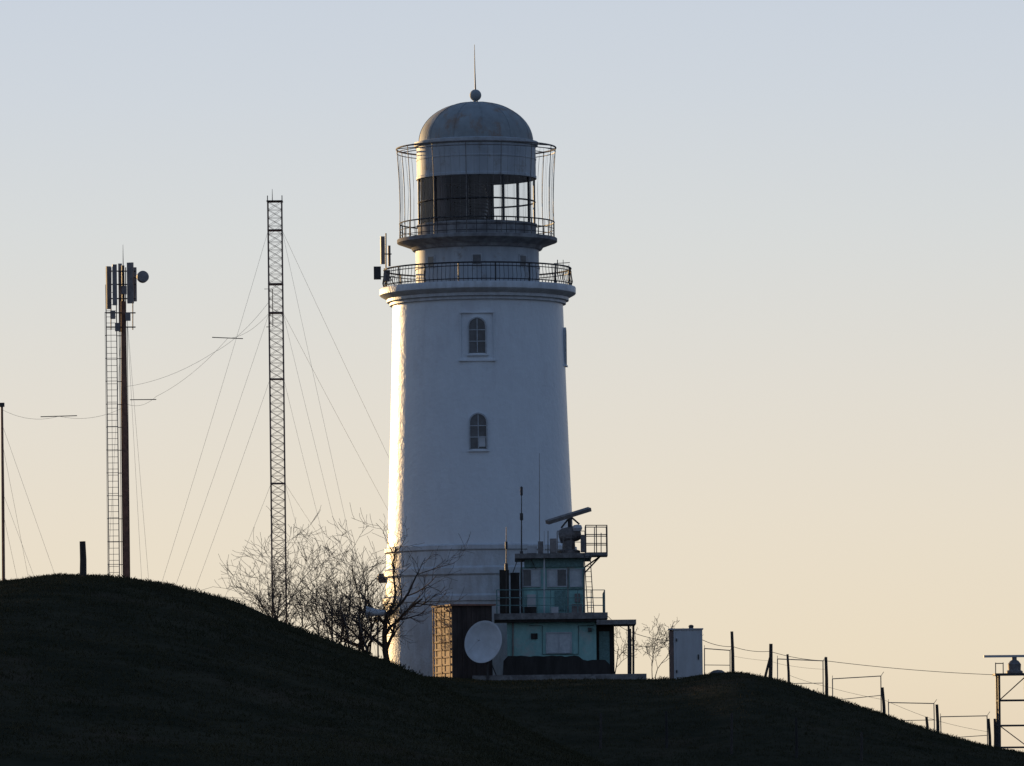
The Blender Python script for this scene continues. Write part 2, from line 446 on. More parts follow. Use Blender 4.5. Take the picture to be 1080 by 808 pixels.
# ------------------------------------------------------------ helper boxes by photo coordinates at a depth
def bp(mb, x0, y0, x1, y1, Ya, Yb):
    p = W(x0, (y0+y1)/2, Ya); q_ = W(x1, (y0+y1)/2, Ya)
    zt = W((x0+x1)/2, y0, Ya).z; zb = W((x0+x1)/2, y1, Ya).z
    return mb.b2((p.x, Ya, zb), (q_.x, Yb, zt))
def bpo(name, m, parent, x0, y0, x1, y1, Ya, Yb, **k):
    return bp(MB(), x0, y0, x1, y1, Ya, Yb).build(name, m, parent, **k)
def gz(px, Y):
    x = W(px, 712, Y).x; return Vector((x, Y, ground(x, Y)))

q = W(396, 646, 384.5); b = gz(399, 384.5)
HN = thing('horn_loudspeaker', b, 'small pale horizontal horn fixture on a pole beside the main bare tree trunk', 'loudspeaker')
MB().tube([b-Vector((0,0,.3)), (b.x,384.5,q.z+.05)], .05, 6).build('pole', 'iron', HN)
hm = MB(); hm.lathe([(.16,-.62),(.2,-.35),(.22,0),(.3,.35),(.36,.58)], q, 18, ax=Matrix.Rotation(R(-86),3,'Y')); hm.build('horn', 'dish', HN, True)
hm = MB(); hm.lathe([(0.001,-.66),(.17,-.65),(.17,-.5)], q, 14, ax=Matrix.Rotation(R(-86),3,'Y')); hm.build('driver_cap', 'greyiron', HN, True)

sl = MB(); bp(sl, 498, 711.5, 682, 728, 381.5, 392.5)
sl.build('concrete_platform', 'roofslab', label='low concrete platform under the teal building at the lighthouse foot', cat='platform')

# ------------------------------------------------------------ teal radar building
TB = thing('radar_building', W(585, 711.5, 387), 'small two storey teal building with railed decks at the lighthouse foot', 'building')
lw = bpo('lower_wall', 'teal', TB, 535, 653, 629, 712.5, 385, 391.8)
bpo('roof_slab', 'roofslab', TB, 521, 646.5, 641, 653, 384.2, 392.4)
bpo('roof_fascia', 'dark', TB, 521.5, 653, 640, 656, 384.35, 384.9)
uw = bpo('upper_wall', 'teal', TB, 549, 598, 617, 646.5, 386.4, 391.5)
bpo('upper_roof', 'roofslab', TB, 543, 583.5, 624, 588.5, 385.6, 392)
bpo('parapet', 'tealiron', TB, 553, 588.5, 616, 598, 386.2, 391.6)
bpo('equipment_cabinet', 'dark', TB, 527, 601, 537, 646.4, 385.6, 388)
bpo('equipment_cabinet', 'dark', TB, 538.5, 604, 548, 646.4, 385.9, 388.4)
def bwin(x0,y0,x1,y1,Y,par,cols):
    f = MB()
    t = 1.2
    bp(f,x0-t,y0-t,x1+t,y0,Y-.06,Y+.05); bp(f,x0-t,y1,x1+t,y1+t,Y-.06,Y+.05)
    bp(f,x0-t,y0,x0,y1,Y-.06,Y+.05); bp(f,x1,y0,x1+t,y1,Y-.06,Y+.05)
    for k in range(1, len(cols)):
        x = x0+(x1-x0)*k/len(cols); bp(f,x-.5,y0,x+.5,y1,Y-.06,Y+.05)
    o = f.build('window', 'winframe', par)
    for k, cc in enumerate(cols):
        a = x0+(x1-x0)*k/len(cols)+(.5 if k else 0); b = x0+(x1-x0)*(k+1)/len(cols)-(.5 if k < len(cols)-1 else 0)
        bpo('pane', cc, o, a, y0, b, y1, Y-.015, Y+.02)
bwin(577, 668, 602, 688, 384.97, TB, ['paleglass','paleglass'])
bwin(552, 601, 569, 618, 386.37, TB, ['wglass','paleglass'])
bwin(578, 601, 597, 618, 386.37, TB, ['paleglass','wglass'])
bwin(602, 601, 613, 618, 386.37, TB, ['paleglass'])
bpo('wall_panel', 'tealiron', TB, 585, 623, 597, 644, 386.3, 386.45)
bpo('air_vent', 'dark', TB, 560, 668, 567, 674, 384.9, 385.1)
def prail(name, pts, posts, tops, h, par, m='tealiron', r=.03):
    mb = MB()
    for p in posts: mb.tube([p, p+Vector((0,0,h))], r, 5)
    for q_ in tops: mb.tube([p+Vector((0,0,h*q_)) for p in pts], r*.9, 5)
    return mb.build(name, m, par)
def seq(a, b, n): return [a.lerp(b, i/n) for i in range(n+1)]
a, b = W(524,646.5,384.5), W(638,646.5,384.5)
c, d = W(524,646.5,384.5)+Vector((0,7.5,0)), W(638,646.5,384.5)+Vector((0,7.5,0))
prail('lower_deck_railing', [c,a,b,d], seq(a,b,8)+seq(a,c,3)[1:]+seq(b,d,3)[1:], (.33,.66,1), 1.4, TB, 'tealiron', .028)
a, b = W(588,583.5,385.8), W(617,583.5,385.8)
prail('upper_deck_railing', [a+Vector((0,2,0)),a,b], [a+Vector((0,2,0)),a,a.lerp(b,.5),b], (.5,1), 1.35, TB, 'greyiron', .024)
bpo('balcony_slab', 'roofslab', TB, 618, 582.5, 641, 586, 386, 389)
a, b = W(618,582.5,386.1), W(640.5,582.5,386.1); c, d = a+Vector((0,2.8,0)), b+Vector((0,2.8,0))
prail('balcony_railing', [a,b,d,c,a], [a,a.lerp(b,.5),b,d,c], (.33,.66,1), 1.65, TB, 'iron', .033)
MB().tube([W(617,604,387), W(634,586,387)], .05, 5).build('balcony_brace', 'iron', TB)
MB().tube([W(617,598,388.6), W(634,586,388.6)], .05, 5).build('balcony_brace', 'iron', TB)
ld = MB()
for dx in (0, 7): ld.tube([W(620+dx*.9,646,385.6), W(616+dx*.9,584,385.6)], .03, 5)
for k in range(12):
    t = k/11.5; ld.tube([W(620-4*t,646-62*t,385.6), W(626.3-4*t,646-62*t,385.6)], .02, 4)
ld.build('ladder', 'iron', TB)
bpo('awning', 'roofslab', TB, 629.2, 653.6, 671, 658.5, 383.8, 389)
pw = bpo('porch_wall', 'dark', TB, 629.2, 658.6, 648, 712.5, 385.6, 389)
bpo('door', 'tealiron', pw, 632, 666, 643, 711, 385.5, 385.57)
MB().tube([W(663,658.5,384.2), W(663,718,384.2)], .07, 6).build('awning_post', 'iron', TB)
MB().tube([W(668,658.5,388.5), W(668,718,388.5)], .07, 6).build('awning_post', 'iron', TB)
MB().tube([W(541,656,384.9), W(541,711,384.9)], .05, 6).build('downpipe', 'panel', TB)
MB().tube([W(558,660,384.93), W(572,660,384.93), W(572,690,384.93), W(610,690,384.93), W(610,660,384.93), W(626,660,384.93)], .022, 4).build('conduit', 'iron', TB)
MB().tube([W(550,622,386.35), W(616,621,386.35)], .025, 4).build('conduit', 'iron', TB)
MB().tube([W(599,598,386.3), W(599,646,386.3)], .035, 5).build('conduit', 'panel', TB)
MB().tube([W(616,600,386.2), W(616,646,386.2)], .05, 6).build('downpipe', 'greyiron', TB)
MB().tube([W(541,604,385.7), W(546,590,385.7), W(560,590,385.7), W(565,600,386.2)], .03, 5).build('conduit', 'iron', TB)
bpo('junction_box', 'greyiron', TB, 606, 626, 612, 635, 386.2, 386.45)
bpo('junction_box', 'cab', TB, 556, 627, 565, 641, 386.15, 386.45)
bpo('deck_box', 'greyiron', TB, 603, 637, 614, 646.4, 385.2, 385.9)
bpo('deck_box', 'dark', TB, 551, 640, 566, 646.4, 385.1, 385.8)
bpo('deck_box', 'cab', TB, 580, 640, 589, 646.4, 385.15, 385.8)
bpo('rooftop_box', 'cab', TB, 556, 576, 566, 583.4, 386.6, 387.6)
bpo('rooftop_box', 'greyiron', TB, 567.5, 571, 573, 583.4, 386.4, 387.2)
bpo('wall_lamp', 'iron', TB, 620, 662, 624, 666, 384.7, 385.1)
for px, y1 in ((578,560),(594,566),(627,556),(634,562)):
    MB().tube([W(px,583.5,386.9), W(px,y1,386.9)], .03, 5).build('deck_pipe', 'greyiron', TB)

rg0 = random.Random(4); k = MB(); pts_t = []
for i in range(25):
    px = 531+112*i/24; edge = 1 if 0 < i < 24 else 0
    pts_t.append((px, 692+5*(1-edge)+1.6*noise.noise(Vector((i*.6,0,2)))+(4 if px > 612 else 0)))
poly = [W(px,py,382.6) for px, py in pts_t]+[W(644,716,382.6), W(530,716,382.6)]
k.prism([Vector((p.x,382.6,p.z)) for p in poly], (0,1.2,0))
k.build('stone_wall', 'dark', label='low dark wall in front of the foot of the teal building', cat='wall')

def aerial(px, y0, y1, Y, r, label, knobs=(), m='iron'):
    b = W(px, y0, Y); o = thing('whip_aerial', b, label, 'aerial', 'aerials on the teal building')
    MB().tube([b, W(px, (y0+y1)/2, Y), W(px, y1, Y)], [r, r*.85, r*.4], 6).build('rod', m, o)
    for ky, kr, kh in knobs:
        p = W(px, ky, Y); k = MB(); k.lathe([(0.001,-kh),(kr,-kh*.8),(kr,kh*.8),(0.001,kh)], p, 10); k.build('insulator', m, o, True)
aerial(550, 646.5, 513, 386.1, .055, 'dark whip aerial with swellings above the left edge of the teal building', ((545,.1,.25),(518,.08,.3),(585,.1,.25)))
aerial(534, 646.5, 556, 385.2, .045, 'short dark rod aerial at the far left of the teal building', ((575,.08,.25),(598,.1,.25)))
aerial(569, 583.5, 478, 386.5, .028, 'tallest thin pale aerial in front of the lighthouse wall', (), 'panel')
aerial(574, 646.4, 560, 385.9, .06, 'thick white pole aerial between the upper windows of the teal building', (), 'dish')

# radar scanner
RD = thing('radar_scanner', W(600,583.5,388), 'radar scanner with long tilted bar on the teal building roof', 'radar')
b = W(600, 583.5, 388)
k = MB(); k.lathe([(.7,0),(.7,.15),(.4,.25),(.38,.8),(.5,.9),(.5,1.05),(.3,1.1)], b, 20); k.build('pedestal', 'greyiron', RD, True)
k = MB(); k.lathe([(0.001,-.7),(.38,-.66),(.48,-.4),(.48,.4),(.38,.66),(0.001,.7)], W(601,564,388), 20, ax=Matrix.Rotation(R(78),3,'Y')); k.build('gearbox', 'greyiron', RD, True)
k = MB(); p0, p1 = W(577,551,387.2), W(622,537,388.6); dv = (p1-p0).normalized(); up = Vector((0,-.25,1)); yv = up.cross(dv).normalized(); zv = dv.cross(yv)
k.box((p0+p1)/2, ((p1-p0).length,.38,.22), ax=Matrix((dv,yv,zv)).transposed()); k.build('scanner_bar', 'greyiron', RD)
MB().tube([W(601,558,388), W(601,545,388)], .13, 8).build('scanner_mount', 'iron', RD)
MB().tube([W(592,557,388), W(599,548,388)], .06, 5).build('mount_strut', 'iron', RD)
MB().tube([W(611,553,388), W(603,546,388)], .06, 5).build('mount_strut', 'iron', RD)
bpo('control_box', 'greyiron', RD, 612.5, 564, 618.5, 582, 387, 388)
bpo('control_box', 'panel', RD, 580, 568, 587, 583, 386.8, 387.6)
k = MB(); k.lathe([(0.001,-.2),(.24,-.17),(.3,0),(.24,.18),(0.001,.22)], W(609,557,387.5), 14); k.build('motor_cover', 'cab', RD, True)

# ------------------------------------------------------------ shed left, turned so its end faces the sun
def rot(c, x, y, a): return Vector((c[0]+x*math.cos(a)-y*math.sin(a), c[1]+x*math.sin(a)+y*math.cos(a)))
cor = W(477.5, 676, 382.6); zt = W(478,639,382.6).z; zb = ground(cor.x, 384)-.3
SH = thing('metal_shed', (cor.x, 384, zb+.3), 'dark brown metal shed with its sunlit end coloured paler ochre, left of the teal building', 'shed')
a = R(17); Ls = 3.7; Lf = 2.5
cc = rot((cor.x, cor.y), Lf/2, Ls/2, a)
bd = MB(); bd.box((cc.x,cc.y,(zt+zb)/2), (Lf,Ls,zt-zb), a); body = bd.build('shed_body', 'shed', SH)
for i in range(9):
    q = rot((cor.x,cor.y), .06+i*(Lf-.12)/8, -.02, a); MB().box((q.x,q.y,(zt+zb)/2), (.08,.05,zt-zb-.1), a).build('front_rib', 'shed', SH)
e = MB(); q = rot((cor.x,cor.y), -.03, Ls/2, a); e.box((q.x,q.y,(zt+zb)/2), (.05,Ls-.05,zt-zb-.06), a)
ep = e.build('end_panel', 'shedlight', SH, label='end panel with sunlight put into its ochre colour')
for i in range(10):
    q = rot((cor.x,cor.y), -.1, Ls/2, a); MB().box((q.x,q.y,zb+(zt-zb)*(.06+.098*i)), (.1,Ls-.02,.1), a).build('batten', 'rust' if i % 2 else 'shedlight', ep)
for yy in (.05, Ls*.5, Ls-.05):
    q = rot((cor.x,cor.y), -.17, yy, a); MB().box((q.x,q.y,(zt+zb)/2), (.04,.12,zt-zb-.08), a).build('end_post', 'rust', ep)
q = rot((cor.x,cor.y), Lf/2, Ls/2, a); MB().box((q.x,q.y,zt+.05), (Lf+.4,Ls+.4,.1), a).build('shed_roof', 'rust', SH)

# satellite dish
dc = W(512.5, 678, 381)
DS = thing('satellite_dish', (dc.x, dc.y+.4, ground(dc.x,381.4)), 'large pale oval satellite dish in front of the brown shed', 'satellite dish')
axd = Matrix.Rotation(R(-30),3,'Z') @ Matrix.Rotation(R(80),3,'X')
k = MB(); pr = [(1.24*t/10, .34*(t/10)**2) for t in range(0, 11)]
k.lathe([(max(r,.01), z) for r, z in pr]+[(1.3,.34),(1.3,.31)]+[(max(r,.01), z-.05) for r, z in reversed(pr)], dc, 48, ax=axd); rf = k.build('reflector', 'dish', DS, True)
foc = dc+axd @ Vector((0,0,.9))
for t in (90, 210, 330): MB().tube([dc+axd@Vector((1.15*math.cos(R(t)),1.15*math.sin(R(t)),.3)), foc], .009, 4).build('feed_arm', 'cab', DS)
k = MB(); k.lathe([(0.001,-.08),(.06,-.07),(.06,.1),(0.001,.1)], foc, 12, ax=axd); k.build('feed_horn', 'cab', DS)
k = MB(); bk = dc+axd@Vector((0,0,-.15)); k.tube([bk, bk+Vector((0,.25,-.1)), (bk.x,bk.y+.3,ground(bk.x,bk.y+.3)-.2)], .07, 8)
k.build('mount', 'iron', DS)
for s_ in (-1,1): MB().tube([bk+Vector((0,.25,-.6)), (bk.x+s_*.7,bk.y+.5,ground(bk.x,bk.y+.5)-.1)], .035, 5).build('mount_strut', 'iron', DS)

# grey cabinet right
cz = gz(724, 381).z-.15
CB = thing('metal_cabinet', (W(724,700,381.8).x, 381.8, cz), 'tall pale grey metal cabinet standing at the hilltop right of the building', 'cabinet')
p = W(706.5,690,381); q = W(741,690,381); zt = W(724,664,381).z
k = MB(); k.b2((p.x+.24,381,cz),(q.x,383,zt)); k.build('body', 'cab', CB)
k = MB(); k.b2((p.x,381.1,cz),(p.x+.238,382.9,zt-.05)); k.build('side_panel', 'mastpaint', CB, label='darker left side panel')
k = MB(); k.b2((p.x+.4,380.94,cz+.25),(q.x-.1,381.02,zt-.12)); dd = k.build('door', 'cab', CB)
k = MB(); k.b2((q.x-.3,380.88,cz+1.3),(q.x-.22,380.94,cz+1.6)); k.build('handle', 'iron', dd)
for z in (.5, 2.4): MB().b2((p.x+.36,380.88,cz+z),(p.x+.44,380.96,cz+z+.18)).build('hinge', 'iron', dd)
k = MB(); k.b2((p.x-.05,380.9,zt),(q.x+.06,383.1,zt+.07)); k.build('top_cap', 'cab', CB)
k = MB(); c_ = W(729,661,381.6); k.lathe([(.14,0),(.14,.12),(.18,.14),(.1,.22),(0.001,.24)], (c_.x,381.8,zt+.07), 12); k.build('vent_cowl', 'iron', CB, True)

# ------------------------------------------------------------ lattice mast (guyed)
LY = 392.0
def lattice(name, pxb, top, Y, w, label):
    b = gz(pxb, Y); x0 = b.x; zt = W(pxb-5, top, Y).z
    o = thing(name, b, label, 'mast')
    cs = [(x0+w/2*sx*1.0, Y+w/2*sy) for sx, sy in ((-1,-1),(1,-1),(1,1),(-1,1))]
    for cx, cy in cs: MB().tube([(cx,cy,b.z-.2),(cx,cy,zt)], .038, 5).build('leg', 'mastpaint', o)
    mb = MB(); z = b.z; i = 0
    while z < zt-.3:
        z1 = min(z+.5, zt)
        for k in range(4):
            p0, p1 = cs[k], cs[(k+1)%4]
            mb.tube([(p0[0],p0[1],z),(p1[0],p1[1],z1)], .014, 4)
            mb.tube([(p1[0],p1[1],z),(p0[0],p0[1],z1)], .014, 4)
            mb.tube([(p0[0],p0[1],z1),(p1[0],p1[1],z1)], .013, 4)
        z = z1; i += 1
    mb.build('bracing', 'mastpaint', o)
    return o, x0, b.z, zt
LM, lx, lz0, lzt = lattice('lattice_mast', 295.5, 213, LY, .86, 'tall guyed lattice mast with cross bracing between the cell mast and the lighthouse')
lx = ROOT[LM.name].x
k = MB(); k.box((lx,LY,lzt+.03), (1.0,1.0,.06)); k.build('top_plate', 'iron', LM)
for dx in (-.45,.45): MB().tube([(lx+dx,LY,lzt),(lx+dx,LY,lzt+.4)], .03, 5).build('top_stub', 'iron', LM)
MB().tube([(lx-.15,LY,lzt),(lx-.15,LY,lzt+.8)], [.03,.012], 5).build('top_rod', 'iron', LM)
for py in (243, 300, 330, 400, 510):
    MB().box((lx,LY,W(290,py,LY).z), (.94,.94,.07)).build('guy_collar', 'mastpaint', LM)
MB().tube([(lx-.7,LY-.2,W(290,305,LY).z),(lx-.2,LY-.2,W(290,305,LY).z),(lx-.2,LY-.2,W(290,345,LY).z),(lx-.6,LY-.2,W(290,345,LY).z)], .025, 4).build('cable_bracket', 'iron', LM)
def sag(a, b, s_, n=14):
    a = Vector(a); b = Vector(b)
    return [a.lerp(b, i/n)-Vector((0,0,s_*4*(i/n)*(1-i/n))) for i in range(n+1)]
anchors = [gz(140, 378), gz(530, 425), gz(402, 372)]
for lv in (243, 330, 400, 510):
    for ai, A in enumerate(anchors):
        if lv == 400 and ai == 1: continue
        A2 = Vector((lx, LY, 0)).lerp(Vector((A.x, A.y, 0)), {243:1,330:.93,400:.8,510:.62}[lv])
        z = W(290, lv, LY).z
        sx = math.copysign(.43, A.x-lx)
        MB().tube(sag((lx+sx,LY,z), (A2.x,A2.y,ground(A2.x,A2.y)), .25), .0085, 3).build('guy_wire', 'wire', LM)

# ------------------------------------------------------------ cell mast
CY = 384.0
cb = gz(134.5, CY); cx = cb.x
CM = thing('cell_mast', cb, 'cell mast with panel antennas and ladder standing behind the left hill', 'mast')
zz = lambda py: W(131, py, CY).z
MB().tube([(cx,CY,cb.z-.3),(cx,CY,zz(450)),(cx,CY,zz(318))], [.24,.2,.15], 12).build('pole', 'rust', CM, True)
k = MB(); k.tube([(cx,CY,zz(350)),(cx,CY,zz(280))], .09, 8); k.tube([(cx+.02,CY,zz(282)),(cx+.02,CY,zz(258))], [.03,.01], 5); k.build('top_pole', 'iron', CM)
k = MB(); lx0 = cx-1.05; lx1 = cx-.42
for x in (lx0, lx1): k.tube([(x,CY,cb.z),(x,CY,zz(300))], .032, 5)
n_ = 64
for i in range(n_):
    z = cb.z+(zz(302)-cb.z)*i/n_; k.tube([(lx0,CY,z),(lx1,CY,z)], .02, 4)
lad = k.build('ladder', 'greyiron', CM)
k = MB()
for i in range(16):
    z = cb.z+1.2+(zz(330)-cb.z-1.2)*i/15
    k.tube([(lx0,CY,z),(lx0-.05,CY-.55,z),(lx1+.05,CY-.55,z),(lx1,CY,z)], .018, 4)
for x in (lx0-.04, (lx0+lx1)/2, lx1+.04): k.tube([(x,CY-.55,cb.z+1.2),(x,CY-.55,zz(330))], .016, 4)
k.build('ladder_cage', 'greyiron', lad)
for i in range(16):
    z = cb.z+1.2+(zz(330)-cb.z-1.2)*i/15; MB().tube([(lx1,CY,z),(cx-.15,CY,z)], .03, 4).build('ladder_stay', 'greyiron', lad)
for py in (286, 300, 315, 330, 345):
    k = MB(); k.tube([W(112,py,CY), W(143,py,CY)], .04, 5); k.tube([W(127,py,CY-.8), W(128,py,CY+.8)], .035, 5)
    k.build('head_frame', 'iron', CM)
for px in (117, 132.5, 140): MB().tube([W(px,282,CY+.05), W(px,348,CY+.05)], .035, 5).build('antenna_pipe', 'greyiron', CM)
for px, y0, y1, w, dy, r_ in ((114.5,281,326,.28,-.2,.5),(121,279,322,.26,-.8,.2),(127,278,350,.22,.5,0),(137.5,277,320,.38,-.3,-.4),(142,282,318,.2,.6,-.7)):
    p = W(px,(y0+y1)/2,CY+dy); MB().box(p, (w,.16,(y1-y0)*.0576), r_).build('panel_antenna', 'panel', CM)
for px, py in ((119,332),(135,334),(124,345),(131,306)):
    MB().box(W(px,py,CY-.3), (.3,.26,.5)).build('radio_unit', 'panel', CM)
k = MB(); c_ = W(150,292.5,CY-.3); k.lathe([(0.001,-.2),(.28,-.18),(.36,0),(.36,.22),(.34,.25),(0.001,.28)], c_, 24, ax=Matrix.Rotation(R(80),3,'X')@Matrix.Rotation(R(20),3,'Y')); k.build('microwave_drum', 'panel', CM, True)
MB().tube([W(141,293,CY), W(149,293,CY-.1)], .04, 5).build('drum_arm', 'iron', CM)
for dx in (-.2,-.27,.22): MB().tube([(cx+dx,CY-.1,cb.z),(cx+dx,CY-.1,zz(345))], .025, 4).build('feeder_cable', 'iron', CM)
for px, Y, lv in ((165,380,330),(155,376,330),(108,372,360)):
    A = gz(px, Y); MB().tube([(cx+(.2 if px > 130 else -.2),CY,zz(lv)), A], .0085, 3).build('guy_wire', 'wire', CM)

b = gz(4.5, 380)
PL = thing('radio_pole', b, 'slim dark pole cut by the left edge of the photo', 'pole')
MB().tube([b-Vector((0,0,.3)), W(3,520,380), W(2,426,380)], [.11,.09,.07], 8).build('pole', 'rust', PL, True)
MB().box(W(2,427,380), (.3,.2,.25)).build('pole_cap', 'iron', PL)
for px, Y, lv in ((95,378,450),(75,372,520),(50,390,470),(40,390,540)):
    MB().tube([W(3,lv,380), gz(px,Y)], .0085, 3).build('guy_wire', 'wire', PL)

def awire(pts, label, bars):
    p = MB(); path = []
    for i in range(len(pts)-1):
        s_ = sag(pts[i], pts[i+1], .35, 10); path += s_ if i == 0 else s_[1:]
    o = thing('wire_aerial', path[0], label, 'wire', 'wire aerials between the masts')
    p.tube(path, .0095, 3); p.build('wire', 'wire', o)
    for (px, py, Y, L, tl) in bars:
        c_ = W(px,py,Y); MB().tube([c_-Vector((L/2,0,-tl)), c_+Vector((L/2,0,-tl))], .028, 5).build('spreader', 'iron', o)
awire([W(2,432,380), W(62,439,381), W(130,430,384)], 'lowest wire aerial running from the left edge pole to the cell mast', [(62,439,381,2.2,-.02)])
awire([W(131,425,384), W(165,418,386), W(240,357,389), W(284,330,391.6)], 'wire aerial rising from the cell mast to the lattice mast, with a short spreader', [(240,356.5,389,1.9,.05),(151,421.5,385,1.6,0)])
awire([W(131,408,384), W(225,372,388), W(284,318,391.6)], 'upper thin wire aerial between the cell mast and the lattice mast', [])

# ------------------------------------------------------------ posts, fence, cables on the right
def post(px, top, Y, r, lean, label, py=None, m='wood', group='fence posts on the right slope'):
    if py: Y = hit(px, py)
    b = gz(px, Y)
    if py:
        w_ = W(px, py, Y); b = Vector((w_.x, Y, ground(w_.x, Y)))
    t = W(px+lean, top, Y); rr = r
    k = MB(); k.tube([b-Vector((0,0,.4)), b.lerp(t,.5)+Vector((.02,0,0)), t], [rr*1.1, rr, rr*.9], 7)
    return k.build('fence_post', m, None, True, label=label, cat='post', group=group, org=b)
post(87.5, 571, None, .14, -.5, 'short thick dark post standing alone on the left hill crest', py=609, group=None)
plist = [(664.5,663,386,.08,0,'slim post standing between the awning and the bare shrub'),
 (773,666,384,.1,-1.2,'tallest lone fence post just right of the grey cabinet'),
 (812,679,384,.12,1,'second fence post right of the cabinet, thick and upright'),
 (832,690,384,.08,-1.5,'third fence post right of the cabinet, slim'),
 (871.5,693,384,.1,-.5,'fourth fence post right of the cabinet, beside the first wire frame'),
 (932.5,725,382,.1,-2,'fence post halfway down the right slope at end of the wide frame'),
 (978,756,381,.09,-1,'short fence post leaning close to a taller one low on the slope'),
 (988.5,743,381,.1,-.5,'taller post of the close pair low on the slope'),
 (1043.5,758,379,.09,-1,'fence post beside the left leg of the right radar stand'),
 (1048.5,758,377,.08,.5,'slim fence post almost touching the right radar stand leg')]
for px, top, Y, r, ln, lb_ in plist: post(px, top, Y, r, ln, lb_)
b = gz(804, 384); MB().tube([b-Vector((0,0,.3)), W(813,690,384)], [.09,.07], 6).build('brace_post', 'wood', None, label='slanted timber brace leaning against the second fence post', cat='post', org=b)
for i, (px, top, py) in enumerate(((633,752,790),(703,750,790),(771,752,796),(840,757,800),(908,772,803))):
    post(px, top, None, .07, .6*(-1)**i, ['leftmost','second','middle','fourth','rightmost'][i]+' of five faint thin posts on the dark lower slope', py=py, m='dark' if i % 2 else 'wood', group='thin posts on the lower slope')
def frame(x0, y0, x1, y1, Y, drop, label):
    a, b_ = W(x0,y0,Y), W(x1,y1,Y)
    ga, gb = gz(x0,Y), gz(x1,Y)
    o = thing('wire_fence', (a+b_)/2*1.0-Vector((0,0,(a.z+b_.z)/2-min(ga.z,gb.z))), label, 'fence', 'thin metal fence frames on the right slope')
    MB().tube([ga-Vector((0,0,.2)), a], .032, 5).build('upright', 'greyiron', o)
    MB().tube([gb-Vector((0,0,.2)), b_], .032, 5).build('upright', 'greyiron', o)
    MB().tube([a, b_], .03, 5).build('top_rail', 'greyiron', o)
    d_ = Vector((0,0,drop)); MB().tube([a-d_, b_-d_*.9], .022, 5).build('lower_rail', 'greyiron', o)
    MB().tube([b_, b_+Vector((.18,0,.25))], .02, 4).build('barb_arm', 'greyiron', o)
    MB().tube([a, a+Vector((.0,0,.2))], .02, 4).build('barb_arm', 'greyiron', o)
frame(820,695,868,697,383.5,1.5,'highest metal fence frame on the right slope, nearest the cabinet')
frame(878,716,929,713,382.5,1.3,'second metal fence frame down the right slope')
frame(937,741,985,742,381,1.1,'third metal fence frame down the slope, left of the close pair of posts')
frame(992,756,1041,755,379.5,1.3,'lowest metal fence frame, next to the right radar stand')
frame(743,684,770,686,384,1.0,'small metal fence frame between the cabinet and the tallest lone post')
def cable(pts, s_, r, label):
    path = []
    for i in range(len(pts)-1):
        q_ = sag(pts[i], pts[i+1], s_, 12); path += q_ if i == 0 else q_[1:]
    MB().tube(path, r, 4).build('cable', 'iron', None, label=label, cat='cable', group='cables on the right slope', org=path[0])
cable([W(741,675,383), W(773,682,384), W(812,687,384), W(871,697,384), W(1056,712,377)], .12, .022, 'upper cable running from the grey cabinet down to the right radar stand')
cable([W(641,650,386), W(664,666,386), W(707,676,382)], .1, .02, 'short cable between the awning and the grey cabinet')
cable([W(832,712,384), W(871,724,384), W(932,738,382), W(988,760,381), W(1043,772,379)], .05, .012, 'lower fence wire strung along the right slope posts')
cable([W(773,692,384), W(812,697,384), W(832,702,384), W(871,706,384)], .04, .01, 'upper fence wire between the first four posts right of the cabinet')

# ------------------------------------------------------------ radar stand right
RY = 376.0
b = gz(1068, RY)
RS = thing('radar_stand', b, 'dark lattice stand with a small radar on top at the right edge', 'radar')
zt = W(1068,712,RY).z; xl, xr = W(1054,750,RY).x, W(1084,750,RY).x
for x in (xl, xr):
    for y in (RY, RY+1.7): MB().tube([(x,y,b.z-.4),(x,y,zt)], .08, 6).build('leg', 'iron', RS)
hs = [zt-1.5, zt-3.0, zt-4.3]
for h in hs:
    k = MB(); k.tube([(xl,RY,h),(xr,RY,h),(xr,RY+1.7,h),(xl,RY+1.7,h),(xl,RY,h)], .06, 5); k.build('cross_bracing', 'iron', RS)
MB().tube([(xl,RY,hs[0]),(xr,RY,zt)], .04, 4).build('diagonal_brace', 'iron', RS)
MB().tube([(xr,RY,hs[2]),(xl,RY,hs[1])], .04, 4).build('diagonal_brace', 'iron', RS)
MB().box(((xl+xr)/2,RY+.85,zt+.05), (xr-xl+.5,2.2,.12)).build('platform', 'iron', RS)
xm = W(1071,700,RY).x
k = MB(); k.lathe([(.5,0),(.5,.12),(.38,.2),(.4,.55),(.25,.75),(.15,.8),(.15,.98)], (xm,RY+.85,zt+.11), 18); k.build('turning_unit', 'greyiron', RS, True)
k = MB(); k.box((xm,RY+.85,zt+1.14), (3.7,.2,.14), .12); k.build('scanner_bar', 'cab', RS)
k = MB()
for x in (xl-.2, xl+.25): k.tube([(x,RY-.1,zt+.1),(x,RY-.1,zt+.75)], .03, 5)
k.tube([(xl-.2,RY-.1,zt+.7),(xl+.25,RY-.1,zt+.7)], .03, 5)
k.build('platform_rail', 'iron', RS)

